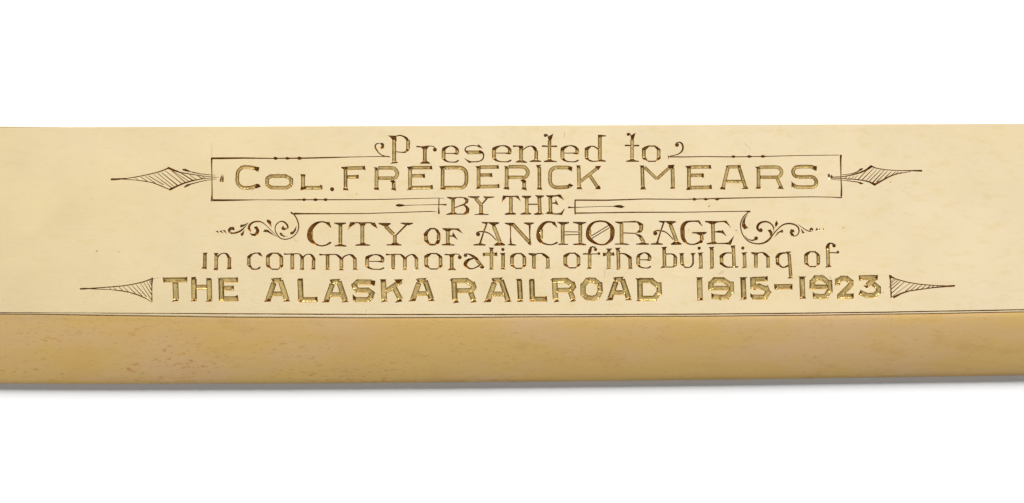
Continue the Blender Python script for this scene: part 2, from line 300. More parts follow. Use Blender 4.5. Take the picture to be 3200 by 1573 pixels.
GL += [
('drop', 'pair of drop marks inside the left of the frame', 'A1', "P 265,733 273,800 262,850 245,860 230,845 248,790;P 288,728 300,800 297,855 285,867 271,850 276,790"),
('drop', 'pair of drop marks inside the right of the frame', 'D1', "P 2261,740 2280,721 2299,745 2293,790 2280,838 2267,790;P 2303,765 2322,741 2343,768 2336,800 2320,840 2309,800"),
# col. frederick mears
('letter', 'capital C of Col.', 'A1', "G58 815,650 770,632 700,622 610,625 555,655 522,705 515,780 517,860 545,910 605,945 700,948 780,932 835,910;P 765,608 866,622 847,704 808,678 780,655;P 815,884 858,890 888,930 840,952 795,962 782,925"),
('letter', 'small capital o of Col.', 'A1', "F58 1050,765 1295,762;F58 1275,762 1362,805;F60 1368,795 1368,915;F58 1370,905 1290,950;F58 1310,948 1045,945;F58 1060,948 978,900;F60 985,910 988,790;F58 978,800 1075,757"),
('letter', 'small capital l of Col.', 'A1', "F62 1555,750 1555,955;F60 1590,948 1850,948;P 1512,731 1597,738 1585,778 1528,778;P 1508,993 1523,922 1587,922 1602,968;P 1815,915 1840,898 1862,920 1862,988 1825,965"),
('dot', 'round full stop after Col', 'A1', "D 2015,972,33"),
('letter', 'capital F', 'A1', "F60 2227,650 2228,960;F58 2250,640 2525,632;P 2138,620 2265,613 2250,658 2192,655;P 2485,615 2532,596 2546,672 2495,658;F56 2255,778 2430,775;P 2385,752 2434,737 2438,807 2395,792;P 2187,988 2195,942 2257,942 2278,994"),
('letter:R', 'capital R', 'B1', "F60 187,655 184,960;P 136,621 215,630 185,676 163,650;G58 215,635 430,635 480,655 512,700 512,745 480,790 440,806;F56 215,797 435,797;P 395,840 450,822 492,855 462,898 428,870;F58 455,870 460,975;P 130,975 160,938 217,938 232,989;P 410,978 435,945 485,945 502,999"),
('letter:E', 'capital E', 'B1', "F60 717,650 716,950;F56 740,632 1055,628;P 652,617 752,610 745,655 692,652;P 1015,612 1062,596 1071,664 1025,652;F56 750,760 935,757;P 900,738 949,723 958,802 910,782;F58 740,948 1060,942;P 664,986 700,930 747,935 747,984;P 1030,915 1072,898 1083,974 1038,962"),
('letter', 'capital D of FREDERICK', 'B1', "F60 1232,650 1230,950;P 1172,607 1275,600 1255,655 1203,652;G60 1265,628 1490,628 1560,650 1602,705 1610,800 1600,880 1568,930 1515,950;F55 1265,945 1540,943;P 1184,971 1215,930 1262,930 1276,984"),
('letter', 'capital E', 'B1', "@E 1742 588 2137 968"),
('letter', 'capital R', 'B1', "@R 2188 592 2602 992"),
('letter', 'capital I', 'C1', "F58 230,620 232,950;P 175,589 268,584 205,650;P 187,976 205,932 262,932 278,983"),
('letter', 'capital C of FREDERICK', 'C1', "G60 740,652 690,630 600,628 500,628 440,648 405,695 400,780 402,860 430,910 490,942 600,942 680,935 720,915;P 682,605 754,618 747,694 715,675 680,658;P 703,876 774,912 680,967 655,942"),
('letter:K', 'capital K', 'C1', "F58 852,620 862,950;P 808,594 887,594 850,645 828,625;P 813,971 840,930 890,930 914,974;F52 878,850 1170,622;P 1112,605 1210,601 1165,670 1128,650;F54 1025,748 1150,935;P 1110,970 1150,912 1185,912 1207,974"),
('letter', 'capital M', 'C1', "F60 1858,620 1868,950;P 1813,596 1895,594 1865,645 1838,625;P 1823,977 1845,932 1895,920 1924,977;F50 1895,622 2090,812;F50 2085,812 2290,630;P 2260,590 2374,582 2350,645 2310,660 2278,642;F60 2337,640 2345,950;P 2293,963 2318,928 2372,932 2382,970"),
('letter', 'capital E', 'D1', "@E 0 584 433 986"),
('letter', 'capital A of MEARS', 'D1', "F56 688,610 602,960;F54 670,620 880,615;F56 858,620 962,950;F50 650,848 935,846;P 643,602 702,600 670,645;P 830,600 890,586 872,645 838,632;P 547,971 580,928 642,935 640,981;P 897,969 945,930 987,925 1018,971"),
('letter', 'capital R of MEARS', 'D1', "F58 1165,640 1167,950;G56 1180,625 1440,622 1505,645 1532,700 1512,755 1460,785;F54 1195,782 1470,782;P 1105,617 1182,611 1175,645 1138,642;F52 1460,800 1533,955;P 1115,963 1140,926 1195,926 1217,967;P 1467,962 1500,920 1537,915 1570,974"),
('letter', 'capital S of MEARS', 'D1', "G58 2065,650 2030,625 1980,614 1800,615 1740,638 1713,680 1720,730 1760,768 1850,778 1990,775 2050,795 2080,845 2075,895 2040,930 1980,937 1800,937 1740,922 1710,900;P 2025,600 2092,606 2086,694 2050,668 2015,640;P 1687,848 1740,892 1737,922 1687,942"),
# by the
('dart', 'thin dart pointing left before BY', 'B2', "P 466,215 535,189 600,199 655,213 600,229 540,238;V 640,214,10 850,208,7 1150,202,9 1230,202,14 1282,204,26"),
('rule', 'short upright crossing the dart before BY', 'B2', "V 1174,112,15 1172,200,15 1170,250,13 1172,338,28"),
('letter', 'capital B', 'B2', "F56 1397,125 1397,335;P 1293,76 1390,85 1462,87 1420,124 1368,124 1308,98;V 1430,90,14 1545,88,16;P 1535,81 1600,89 1642,115 1637,172 1590,197 1535,212 1588,165 1590,130;V 1580,198,26 1500,222,16 1425,252,14;P 1555,204 1610,214 1657,265 1647,337 1600,360 1555,347 1600,300 1597,255;V 1605,352,18 1450,353,14;P 1286,353 1370,322 1430,322 1483,356 1400,362 1293,367"),
('letter', 'capital Y of BY', 'B2', "P 1633,67 1817,69 1817,86 1772,100 1740,108 1640,86;F56 1752,105 1838,202;V 1858,190,20 1930,108,24;P 1873,71 2047,74 2047,92 1960,102 1910,108 1880,87;F58 1840,205 1840,335;P 1733,353 1800,345 1820,322 1865,322 1880,345 1962,353 1957,368 1742,366"),
('letter', 'capital T of BY THE', 'B2', "P 2160,184 2183,63 2240,84;V 2190,68,18 2300,76,22 2425,68,16;P 2370,76 2430,62 2473,157 2420,108;F58 2312,90 2312,335;P 2213,345 2285,322 2340,322 2400,345 2397,362 2218,366"),
('letter', 'capital H of BY THE', 'C2', "P -47,60 102,63 102,82 55,108 10,108 -42,84;F56 30,95 34,335;P -72,345 0,322 60,322 107,345 102,360 -62,362;V 58,197,18 202,197,18;F58 228,90 240,335;P 157,53 307,56 302,74 250,101 210,103;P 138,352 205,322 265,322 304,358 200,368 143,362"),
('letter', 'capital E of BY THE', 'C2', "F58 402,90 408,325;P 325,53 482,53 430,99 380,99;Q 455,68,18 500,62,24 550,50,18;P 520,42 565,42 630,140 550,92 515,68;V 438,180,16 485,175,24;P 482,106 550,235 495,198 465,182 485,160;P 315,346 380,306 435,306 452,346 400,357;V 430,347,16 530,352,20;P 643,248 589,370 520,360 495,346 570,327"),
('dart', 'thin dart pointing right after THE', 'C2', "V 697,246,28 740,248,15 900,243,9 1200,232,7 1390,230,9;P 1375,230 1450,211 1510,207 1585,235 1530,260 1450,246"),
# city of anchorage
('drop', 'three tiny drop marks at the left end of the scroll', 'A2', "P 170,625 207,613 223,657;P 226,622 262,610 296,664;P 278,608 320,606 356,671"),
('scroll', 'small curl with two leaves in the left scroll', 'A2', "P 366,590 400,556 455,553 477,590 457,614 430,600 407,610 402,640 432,652 425,670 383,652 366,625;Q 405,642,22 440,655,22 500,645,26 570,615,26 630,560,14 690,490,4"),
('leaf', None, 'A2', "P 556,560 566,520 610,518 692,486 620,547 575,564"),
('leaf', None, 'A2', "P 563,668 600,633 629,598 617,660 602,702 578,697"),
('scroll', 'arched stem in the left scroll', 'A2', "Q 720,618,26 698,580,36 712,525,32 765,482,24 840,468,20 900,480,16 960,522,12 1040,600,9 1110,675,8 1150,720,3"),
('scroll', 'hooked crescent in the left scroll', 'A2', "P 768,570 795,548 825,543 852,580 866,620 842,672 792,702 740,692 701,638 750,666 790,658 813,622 800,585"),
('leaf', None, 'A2', "P 976,438 1022,443 1050,470 1057,574 1018,512 983,477"),
('leaf', None, 'A2', "P 920,633 950,593 1002,603 1135,718 1000,642 950,637"),
('scroll', 'large spiral before CITY', 'A2', "Q 1370,330,26 1420,370,18 1465,450,18 1486,550,17 1460,640,15 1390,715,15 1290,750,15 1200,735,15 1140,670,15 1112,590,15 1130,520,15 1190,472,15 1250,475,22 1300,520,26 1314,570,22 1290,590,8"),
('leaf', None, 'A2', "P 1243,532 1257,568 1302,580 1262,612 1220,602 1210,570 1230,548"),
('leaf', None, 'A2', "P 1176,648 1217,646 1232,678 1272,699 1332,704 1250,714 1200,692"),
('leaf', None, 'A2', "P 1350,640 1400,622 1452,532 1443,612 1402,668 1356,684"),
('letter', 'capital C of CITY', 'A2', "Q 1895,478,22 1840,475,20 1780,492,34 1720,535,54 1678,590,66 1658,650,68 1666,725,82 1705,790,56 1765,832,26 1850,855,18 1930,837,22 1985,805,30;F28 1697,620 1697,740;P 1875,477 1972,476 2013,595 1940,522"),
('letter', 'capital I of CITY', 'A2', "P 2042,486 2237,486 2237,504 2177,522 2150,545 2110,522 2048,504;F60 2147,525 2145,830;P 2052,850 2115,833 2140,810 2180,833 2243,850 2238,870 2150,864 2056,864"),
('letter', 'capital T of CITY', 'A2', "P 2260,614 2300,478 2350,488 2385,505 2320,547;V 2320,488,16 2640,490,18;P 2425,490 2565,490 2520,545 2470,545;F62 2493,525 2493,830;P 2610,490 2692,485 2742,594 2650,532;P 2378,838 2450,823 2480,796 2520,796 2545,823 2618,838 2612,854 2383,854"),
('letter', 'capital Y of CITY', 'B2', "P 213,490 412,493 412,510 360,542 310,547 218,510;F60 325,542 458,675;V 498,683,20 660,520,26;P 565,486 763,489 763,506 690,532 640,522 568,504;F58 476,685 476,825;P 343,833 420,823 450,797 505,797 540,823 583,835 580,852 348,850"),
('letter', 'small capital O of the word OF', 'B2', "P 928,665 990,598 1045,573 1048,597 1007,642 987,712 938,712;V 1030,583,20 1110,583,24;P 1098,571 1160,598 1197,660 1182,695 1143,662 1113,602;F58 968,690 970,765;F58 1168,675 1168,765;P 936,750 997,748 1022,800 1065,842 990,827 943,780;P 1138,762 1196,748 1183,812 1130,842 1080,847 1113,812;V 1030,836,26 1110,837,24"),
('letter', 'small capital F of the word OF', 'B2', "P 1223,573 1482,578 1440,602 1380,602 1340,628 1290,628 1233,592;P 1425,590 1480,573 1561,668 1480,622;F60 1315,615 1312,820;V 1345,700,16 1405,700,24;P 1395,632 1478,768 1410,722 1382,700;P 1216,830 1280,820 1300,796 1340,796 1360,823 1423,835 1418,852 1220,847"),
('letter:A4', 'first capital A of ANCHORAGE, with a curled crossbar', 'B2', "P 1833,476 2127,480 2127,500 2062,527 2030,545 2000,522 1950,492 1920,512 1868,500;V 1932,495,24 1880,640,20 1828,805,26;F60 2038,535 2142,805;P 1716,832 1800,818 1825,792 1850,818 1918,835 1912,852 1722,850;P 2038,840 2100,797 2160,797 2224,832 2218,850 2058,854;D 1793,672,33;Q 1770,655,22 1800,633,16 1860,630,20 1940,645,18 2010,690,16 2080,765,14"),
('letter', 'capital N of ANCHORAGE', 'B2', "P 2208,488 2352,488 2367,515 2320,542 2290,532 2218,507;V 2305,525,20 2307,700,12 2308,795,28;F58 2340,508 2605,800;P 2550,770 2642,800 2615,844 2592,835;P 2252,838 2295,820 2310,776 2330,820 2398,835 2392,852 2320,852;P 2510,484 2680,484 2675,502 2627,522 2607,584 2592,532 2520,502;V 2610,540,28 2610,700,15 2620,835,24"),
('letter', 'capital C of ANCHORAGE', 'C2', "Q 430,478,24 350,478,30 290,512,46 243,575,62 217,640,58 215,720,60 247,780,50 300,817,26 400,838,18 460,826,20 508,805,28;F50 260,588 264,742;P 415,475 476,470 524,582 440,512"),
('letter', 'capital H of ANCHORAGE', 'C2', "F60 600,510 600,820;P 513,474 702,478 700,497 625,522 600,535 570,517 518,490;P 528,825 580,813 600,792 630,818 688,825 683,840 533,842;V 630,632,12 850,635,12;V 630,681,14 850,676,12;F60 877,515 880,820;P 758,473 973,477 968,494 905,517 875,535 840,512 763,492;P 758,825 840,813 870,792 915,813 973,832 970,847 768,842"),
('letter', 'large O of ANCHORAGE crossed by two fine diagonal lines', 'C2', "Q 1180,462,24 1290,480,28 1375,560,54 1390,640,60 1372,740,54 1320,800,36 1250,835,22 1150,825,26 1065,780,50 1003,710,60 1000,620,54 1030,540,48 1100,482,28 1190,462,24;F38 1032,595 1032,695;F38 1368,595 1368,720;V 1055,698,13 1335,525,13;V 1060,738,14 1345,565,11"),
('letter', 'capital R of ANCHORAGE', 'C2', "F58 1530,495 1532,820;P 1423,468 1552,473 1542,502 1510,510 1433,487;Q 1540,478,16 1640,475,18 1750,472,26;P 1727,461 1800,468 1882,515 1850,532 1808,537 1788,502;F60 1845,515 1840,615;P 1797,600 1872,595 1845,642 1790,657 1735,660 1778,635;V 1755,658,16 1555,650,16;P 1735,664 1820,673 1857,700 1830,732 1788,702;F58 1832,715 1885,805;P 1420,820 1500,812 1530,792 1570,810 1653,828 1648,842 1428,837;P 1756,822 1830,808 1870,792 1910,806 1973,822 1968,837 1890,842 1763,837"),
('letter', 'second capital A of ANCHORAGE, with a curled crossbar', 'C2', "@A4 1990 458 2486 842"),
('letter', 'capital G of ANCHORAGE', 'D2', "Q 215,465,26 130,465,20 50,472,30 -5,505,50 -35,560,62 -38,640,62 -30,720,58 0,780,46 50,820,22 130,832,18 200,815,28 260,785,48;F48 -24,600 -24,740;P 190,454 233,456 298,568 225,502;P 113,638 347,633 342,657 290,684 240,690 180,662 118,658;F58 265,675 270,770"),
('letter', 'capital E of ANCHORAGE', 'D2', "P 318,458 642,466 500,492 465,518 415,518 368,492 323,482;V 490,478,18 645,465,18;P 595,465 657,453 750,588 670,512;F60 443,500 452,800;V 470,635,12 552,630,36;P 553,537 612,620 667,711 600,662 548,640 598,600;P 343,815 410,798 440,776 480,782 533,824 450,832 348,832;V 520,818,14 635,817,20;P 784,687 729,843 640,827 615,810 690,798"),
('scroll', 'long sweeping stem of the right scroll', 'D2', "Q 1000,325,14 935,388,16 893,465,17 882,540,17 902,640,16 952,730,16 1030,795,18 1150,823,20 1250,808,24 1330,758,30 1400,670,16 1480,580,16 1560,520,20 1650,502,22 1740,520,22 1797,570,22 1805,640,18 1770,690,14 1725,702,12;P 1678,590 1727,598 1737,640 1702,642 1742,697 1715,710 1680,692 1658,640"),
('leaf', 'long leaf beside the last E of ANCHORAGE', 'D2', "P 1000,343 957,430 952,500 977,543 1014,570 940,597 903,542 908,480 938,410"),
('scroll', 'small inner curl of the right scroll', 'D2', "Q 948,697,4 1000,748,12 1060,768,18 1112,758,26;D 1128,735,31"),
('scroll', 'round curl at the centre of the right scroll', 'D2', "Q 1410,635,4 1405,570,18 1370,512,20 1310,477,22 1240,475,26 1180,502,32 1150,550,38 1155,592,32 1187,627,22;D 1202,608,32"),
('leaf', None, 'D2', "P 1450,449 1478,505 1430,582 1426,505"),
('leaf', None, 'D2', "P 1308,607 1360,593 1388,640 1383,690 1345,735 1348,660"),
('leaf', None, 'D2', "P 1549,593 1562,650 1500,642 1402,742 1468,640"),
('scroll', 'thin tail curl at the right end of the scroll', 'D2', "Q 1788,513,4 1850,558,10 1920,605,14 1980,625,16 2010,618,18;D 2003,596,30"),
('leaf', None, 'D2', "P 1832,576 1903,652 1858,658"),
('drop', 'three tiny drop marks at the right end of the scroll', 'D2', "P 2063,617 2088,563 2114,602;P 2113,614 2135,573 2150,602;P 2170,610 2192,570 2202,602"),
# in commemoration of the building of
('letter:i', 'small i without a dot', 'a', "F58 2028,75 2026,295;P 1988,54 2077,49 2020,106;P 1967,302 2000,267 2050,267 2062,314"),
('letter', 'small n of in', 'a', "P 2163,57 2247,54 2210,110 2178,80;F56 2208,95 2206,305;P 2158,327 2185,282 2233,282 2237,330;P 2208,140 2213,110 2248,88 2264,95 2237,132;Q 2235,108,26 2280,72,16 2340,60,16 2382,84,34 2408,135,40;F56 2415,125 2414,300;P 2366,313 2395,272 2440,272 2457,320"),
('letter', 'small c', 'b', "P 163,110 220,68 270,57 232,112 188,153;F56 191,125 191,255;V 228,80,22 290,58,16 345,58,16;P 320,50 370,48 417,118 350,92;P 163,240 218,238 252,300 305,320 240,320 183,272;Q 240,307,26 290,314,16 340,305,22 362,285,26"),
('letter', 'small o', 'b', "@o 462 50 735 323"),
('letter', 'small m', 'b', "Q 757,72,24 800,75,16 860,70,16 985,68,14;P 838,66 922,66 880,115;F60 878,85 878,305;P 978,63 1010,73 1063,120 1057,195 1013,142;F56 1035,140 1033,312;Q 1055,118,22 1100,82,14 1160,78,18 1200,112,38 1226,158,38;F56 1215,160 1213,307;P 833,316 875,277 907,277 907,317;P 986,319 1030,282 1062,287 1064,327;P 1163,316 1205,277 1242,282 1244,320"),
('letter:m', 'small m', 'b', "Q 1318,82,28 1360,85,16 1440,82,18 1560,80,16 1612,108,34 1662,155,34;F58 1437,92 1437,305;F58 1655,150 1655,312;Q 1665,155,26 1700,112,20 1780,82,16 1832,103,38 1868,145,42;F56 1870,135 1870,308;P 1393,323 1435,277 1477,323;P 1610,329 1655,282 1700,332;P 1828,323 1870,277 1922,323"),
('letter', 'small e', 'b', "@e 2028 75 2335 322"),
('letter', 'small m', 'B2', "@m 335 978 862 1240"),
('letter', 'small o', 'B2', "@o 940 968 1230 1230"),
('letter', 'small r', 'B2', "@r 1265 978 1529 1241"),
('letter', 'small a', 'B2', "D 1593,1005,29;Q 1590,983,14 1640,985,18 1700,1012,34 1770,1062,42 1792,1085,20;F52 1768,1070 1868,1200;Q 1730,1052,16 1655,1070,32 1603,1112,52 1592,1160,48 1640,1205,26 1700,1217,18 1770,1190,18 1832,1155,28;P 1813,1216 1850,1162 1882,1172 1902,1214"),
('letter', 'small t of commemoration', 'B2', "P 1960,879 2050,884 2000,942;F56 2005,920 2005,1215;F52 1885,990 2085,988;P 1866,961 1918,982 1900,1012 1868,1030;P 2035,976 2093,950 2100,1022 2058,1006;P 1962,1231 2000,1182 2047,1230"),
('letter', 'small i', 'B2', "D 2185,912,27;P 2136,967 2230,967 2180,1028;F58 2188,990 2190,1205;P 2140,1223 2185,1182 2233,1230"),
('letter', 'small o', 'B2', "@o 2302 968 2552 1220"),
('letter:n2', 'small n', 'C2', "P 50,972 80,967 205,978 165,1018 120,1015 68,996;Q 190,980,16 260,975,16 312,1002,38 368,1045,38;F58 143,1005 143,1208;F56 362,1035 368,1208;P 108,1219 145,1175 187,1217;P 318,1217 365,1172 410,1214"),
('letter', 'small o', 'C2', "@o 612 962 879 1212"),
('letter', 'small f', 'C2', "V 928,985,20 960,980,22 1030,985,14 1155,982,14;D 1173,977,23;P 998,972 1003,920 1040,873 1075,863 1062,890 1052,962 1025,982;Q 1040,882,26 1080,870,18 1112,884,22;D 1120,912,27;F56 1027,982 1025,1208;P 973,1221 1025,1167 1070,1217"),
('letter', 'small t', 'C2', "P 1283,898 1387,896 1330,954;F56 1328,935 1328,1205;F50 1248,990 1400,985;P 1233,957 1292,982 1275,1012 1238,1027;P 1365,975 1411,953 1422,1014 1383,1006;P 1276,1223 1325,1177 1364,1217"),
('letter', 'small h', 'C2', "P 1426,887 1520,881 1465,950;F58 1478,925 1485,1220;Q 1455,985,22 1540,977,16 1600,992,28 1667,1044,48;F56 1665,1035 1670,1205;P 1443,1233 1480,1187 1527,1230;P 1623,1223 1668,1172 1727,1217"),
('letter', 'small e', 'C2', "@e 1770 958 1996 1212"),
('letter', 'small b', 'C2', "P 2158,874 2255,867 2205,934;F58 2205,905 2212,1195;Q 2205,990,22 2310,981,16 2362,1002,30 2392,1035,28;F58 2382,1025 2380,1165;P 2345,1162 2407,1148 2397,1177 2330,1202 2338,1180;V 2345,1190,16 2240,1190,14;P 2135,1211 2195,1157 2265,1197"),
('letter', 'small u', 'D2', "P -94,971 -3,967 -50,1024;F56 -50,995 -45,1145;P -72,1130 -18,1128 2,1180 35,1202 -20,1187 -67,1152;Q 0,1190,22 50,1198,16 100,1180,20 130,1130,26 130,1060,24 130,1005,28;P 90,967 177,967 120,1026"),
('letter:i2', 'small i', 'D2', "D 227,892,27;P 201,964 297,957 240,1019;F56 250,995 258,1205;P 206,1219 250,1172 294,1214"),
('letter', 'small l', 'D2', "P 376,874 472,869 420,934;F58 427,905 432,1205;P 386,1221 430,1167 477,1214"),
('letter', 'small d of building', 'D2', "F56 768,870 780,1195;P 720,851 810,847 745,909;Q 745,968,14 660,968,20 610,992,40 577,1025,56;F56 580,1025 582,1145;Q 577,1132,46 612,1163,36 665,1190,24 740,1192,16 835,1188,22"),
('letter', 'small i', 'D2', "@i2 890 864 992 1217"),
('letter', 'small n', 'D2', "@n2 1043 953 1357 1217"),
('letter', 'small g cut like a q', 'D2', "P 1598,944 1687,944 1625,1002;Q 1602,965,18 1540,972,26 1490,994,44 1462,1035,56;F54 1465,1035 1468,1135;Q 1467,1132,52 1502,1167,32 1550,1195,20 1600,1185,22 1638,1165,30;F54 1650,985 1677,1345;P 1619,1373 1665,1326 1714,1370"),
('letter', 'small o', 'D2', "@o 1893 940 2139 1192"),
('letter', 'last small f', 'D2', "Q 2257,890,52 2262,860,52 2280,828,36 2312,812,18 2352,830,26;D 2362,852,29;F58 2262,870 2270,1185;V 2280,962,14 2400,965,16;D 2422,955,23;P 2218,1202 2275,1130 2325,1187"),
# the alaska railroad 1915-1923
('letter', 'heavy capital T', 'a', "F80 1368,485 1742,480;P 1356,433 1435,500 1373,530;P 1750,428 1747,530 1682,470 1688,455;F92 1560,522 1570,800;P 1498,829 1585,754 1613,817"),
('letter', 'heavy capital H', 'a', "F85 1853,462 1858,805;F85 2092,470 2103,815;F76 1885,600 2065,596;P 1806,438 1897,433 1840,502;P 2043,453 2134,453 2080,514;P 1798,826 1870,754 1897,817;P 2033,830 2115,761 2150,827"),
('letter', 'heavy capital E', 'a', "F88 2283,470 2292,810;F80 2262,487 2545,485;F80 2320,615 2482,612;F82 2250,783 2548,780;P 2220,441 2305,482 2270,504;P 2546,432 2558,522 2495,460;P 2486,566 2487,662 2420,600;P 2546,718 2572,832 2495,745"),
('letter:A', 'heavy capital A', 'b', "F86 588,530 492,805;F86 690,490 792,800;F80 568,493 700,488;F78 555,705 725,702;P 538,453 628,500 578,533;P 720,443 675,498 635,465;P 418,831 500,761 548,795 532,827;P 728,827 800,766 852,824"),
('letter:L', 'heavy capital L', 'b', "F88 1003,475 1015,815;F82 1025,795 1278,795;P 958,460 1052,458 1000,522;P 958,841 1010,781 1038,800 1022,834;P 1274,740 1287,850 1208,775"),
('letter', 'heavy capital A', 'b', "@A 1342 462 1778 850"),
('letter', 'heavy capital S', 'b', "F84 2135,518 1890,515;F84 1930,500 1845,580;F84 1850,540 1870,625;F84 1850,590 1930,655;F84 1880,647 2090,645;F84 2050,632 2150,700;F84 2150,665 2110,780;F84 2140,740 2060,812;F80 2100,795 1870,795;P 2110,488 2194,493 2182,593 2120,540;P 1831,708 1905,770 1840,818"),
('letter:K2', 'heavy capital K', 'b', "F88 2318,495 2335,805;F80 2358,667 2600,500;P 2485,474 2630,471 2572,558 2535,540;F84 2485,590 2592,795;P 2266,470 2367,473 2300,549;P 2273,840 2350,771 2388,822;P 2498,847 2580,761 2625,824"),
('letter', 'heavy capital A', 'c', "@A 180 448 609 832"),
('letter:R2', 'heavy capital R', 'c', "F88 905,515 920,805;F86 860,500 1130,492;F86 1090,485 1205,560;F86 1195,520 1225,620;F84 1235,580 1165,665;F78 950,655 1185,650;F84 1168,680 1217,805;P 832,473 902,473 875,524;P 882,854 945,791 988,840;P 1158,847 1225,781 1268,832"),
('letter', 'heavy capital A', 'c', "@A 1363 438 1824 847"),
('letter', 'heavy capital I', 'c', "F84 1940,485 1957,805;P 1883,466 1982,463 1920,529;P 1893,834 1965,771 2003,827"),
('letter', 'heavy capital L', 'c', "@L 2096 448 2404 840"),
('letter', 'heavy capital R', 'c', "@R2 2423 450 2842 840"),
('letter', 'heavy capital O', 'd', "F84 490,483 620,490;F84 575,478 685,560;F84 680,520 688,680;F84 700,640 640,755;F84 670,735 560,778;F84 600,778 470,762;F84 510,790 405,700;F84 418,730 414,540;F84 405,590 500,468"),
('letter', 'heavy capital A', 'd', "@A 768 428 1197 817"),
('letter', 'heavy capital D', 'd', "F90 1313,475 1320,805;F84 1300,492 1530,492;F84 1480,480 1605,580;F84 1615,520 1625,720;F84 1635,660 1540,775;F82 1580,773 1300,775;P 1238,453 1325,460 1285,504;P 1252,820 1290,777 1345,790 1335,820"),
('numeral:1', 'first numeral 1', 'd', "F86 2257,470 2268,795;P 2203,440 2320,440 2250,505;P 2210,814 2290,741 2320,802"),
('numeral:9', 'first numeral 9', 'e', "F84 -60,480 120,482;F84 80,470 215,560;F84 225,510 235,700;F84 240,640 150,760;F84 190,750 40,762;F82 90,760 -80,745;F84 -30,478 -110,560;F84 -95,510 -98,650;F76 -100,613 200,613;P -87,683 -15,742 -85,773"),
('numeral', 'second numeral 1', 'e', "@1 352 434 488 817"),
('numeral', 'numeral 5', 'e', "F80 570,475 803,465;P 807,418 807,514 735,450;F88 570,440 575,625;F80 560,585 690,582;F84 650,572 790,630;F84 770,580 815,700;F84 835,650 750,765;F82 800,757 560,755;P 528,688 592,740 533,773;P 540,605 620,600 612,655"),
('dash', 'short heavy dash between the two years', 'e', "F84 918,592 1192,588;P 903,540 988,600 916,647;P 1200,536 1197,642 1120,605"),
('numeral', 'third numeral 1', 'e', "@1 1288 423 1417 802"),
('numeral', 'second numeral 9', 'e', "@9 1468 405 1827 787"),
('numeral', 'numeral 2', 'e', "F82 1905,565 1920,480;F82 1885,515 1985,452;F82 1950,456 2080,460;F82 2040,450 2130,520;F84 2122,480 2118,580;F84 2135,545 2050,630;F84 2080,600 1935,745;F82 1905,745 2168,738;P 1866,572 1920,501 1958,552;P 2170,687 2162,787 2090,730"),
('numeral', 'numeral 3', 'f', "F82 428,450 722,443;P 420,403 488,470 430,500;P 730,397 720,492 645,440;F82 690,440 555,570;P 493,570 578,570 560,624;F80 650,540 745,620;F84 732,585 735,700;F84 755,660 650,735;F82 690,728 530,728;F82 580,740 440,680;P 455,632 492,700 418,715"),
# arrows
('arrow', 'hatched arrow pointing left before the Alaska line', 'a', "V 58,624,22 110,622,26 200,618,16 450,600,14 700,580,14 860,558,14 1050,515,16 1197,460,16;V 200,624,12 520,635,9 740,660,16 830,680,14 960,718,16 1080,768,14 1190,838,5;V 1195,458,26 1188,560,15 1188,700,13 1190,818,16;V 515,602,6 550,640,9;V 580,600,6 635,650,9;V 665,592,6 735,662,10;V 735,590,6 835,688,10;V 810,582,6 930,700,11;V 875,572,6 1030,735,12;V 935,556,6 1100,745,12;V 1008,538,6 1183,798,11;V 1060,525,6 1190,727,12;V 1110,510,6 1194,668,13;V 1145,485,8 1186,580,11;V 1163,478,6 1180,520,8"),
('arrow', 'hatched arrow pointing right after 1923', 'f', "V 915,415,22 1000,465,16 1200,520,14 1400,553,14 1600,568,12 1820,574,8;V 1938,576,22 1920,577,28 1800,585,24 1600,605,16 1420,630,14 1230,655,18 1100,695,22 1040,725,28 980,755,32;V 915,415,26 925,500,16 930,600,15 935,700,22 935,760,16;P 903,411 935,408 992,462 928,457;V 975,470,8 922,518,10;V 1000,480,8 915,551,10;V 1045,490,8 908,596,12;V 1080,505,9 935,630,14;V 1145,515,8 945,692,12;V 1230,535,5 945,752,8;V 1295,550,7 1160,665,14;V 1350,560,7 1255,640,10;V 1420,563,8 1330,638,14;V 1485,570,9 1412,630,12;V 1555,573,11 1505,615,16;V 1610,575,9 1572,612,14;V 1680,575,8 1642,603,12"),
('arrow', 'hatched lance head on the left of the name frame', 'g', "V 248,562,30 330,560,26 500,545,12 650,522,13 850,480,13 1010,440,16 1152,382,20;V 1148,383,32 1230,417,28 1340,455,16 1500,480,13 1700,510,11 1950,533,3;V 400,560,10 600,571,9 760,590,12 900,615,13 1040,670,15 1165,725,12;V 1172,723,30 1280,670,24 1400,620,22 1540,580,18 1700,550,11 1900,538,4;P 1348,400 1415,393 1502,435 1560,457 1450,442 1388,427;V 1530,450,16 1650,475,11 1800,490,9 1890,498,3;P 1386,686 1440,638 1535,626 1470,667 1400,695;V 1500,637,16 1650,597,11 1780,572,9 1910,562,3;V 625,543,6 665,568,8;V 710,525,7 832,606,11;V 780,515,7 940,622,9;V 835,508,9 1065,645,12;V 915,488,6 1190,692,12;V 980,470,9 1228,672,8;V 1045,460,9 1290,658,15;V 1100,430,7 1355,627,12;V 1195,425,7 1410,608,13;V 1345,462,12 1545,585,17;V 1215,430,7 1480,600,9;V 1480,490,6 1592,570,10;V 1610,505,10 1690,557,14;V 1680,512,7 1722,545,9"),
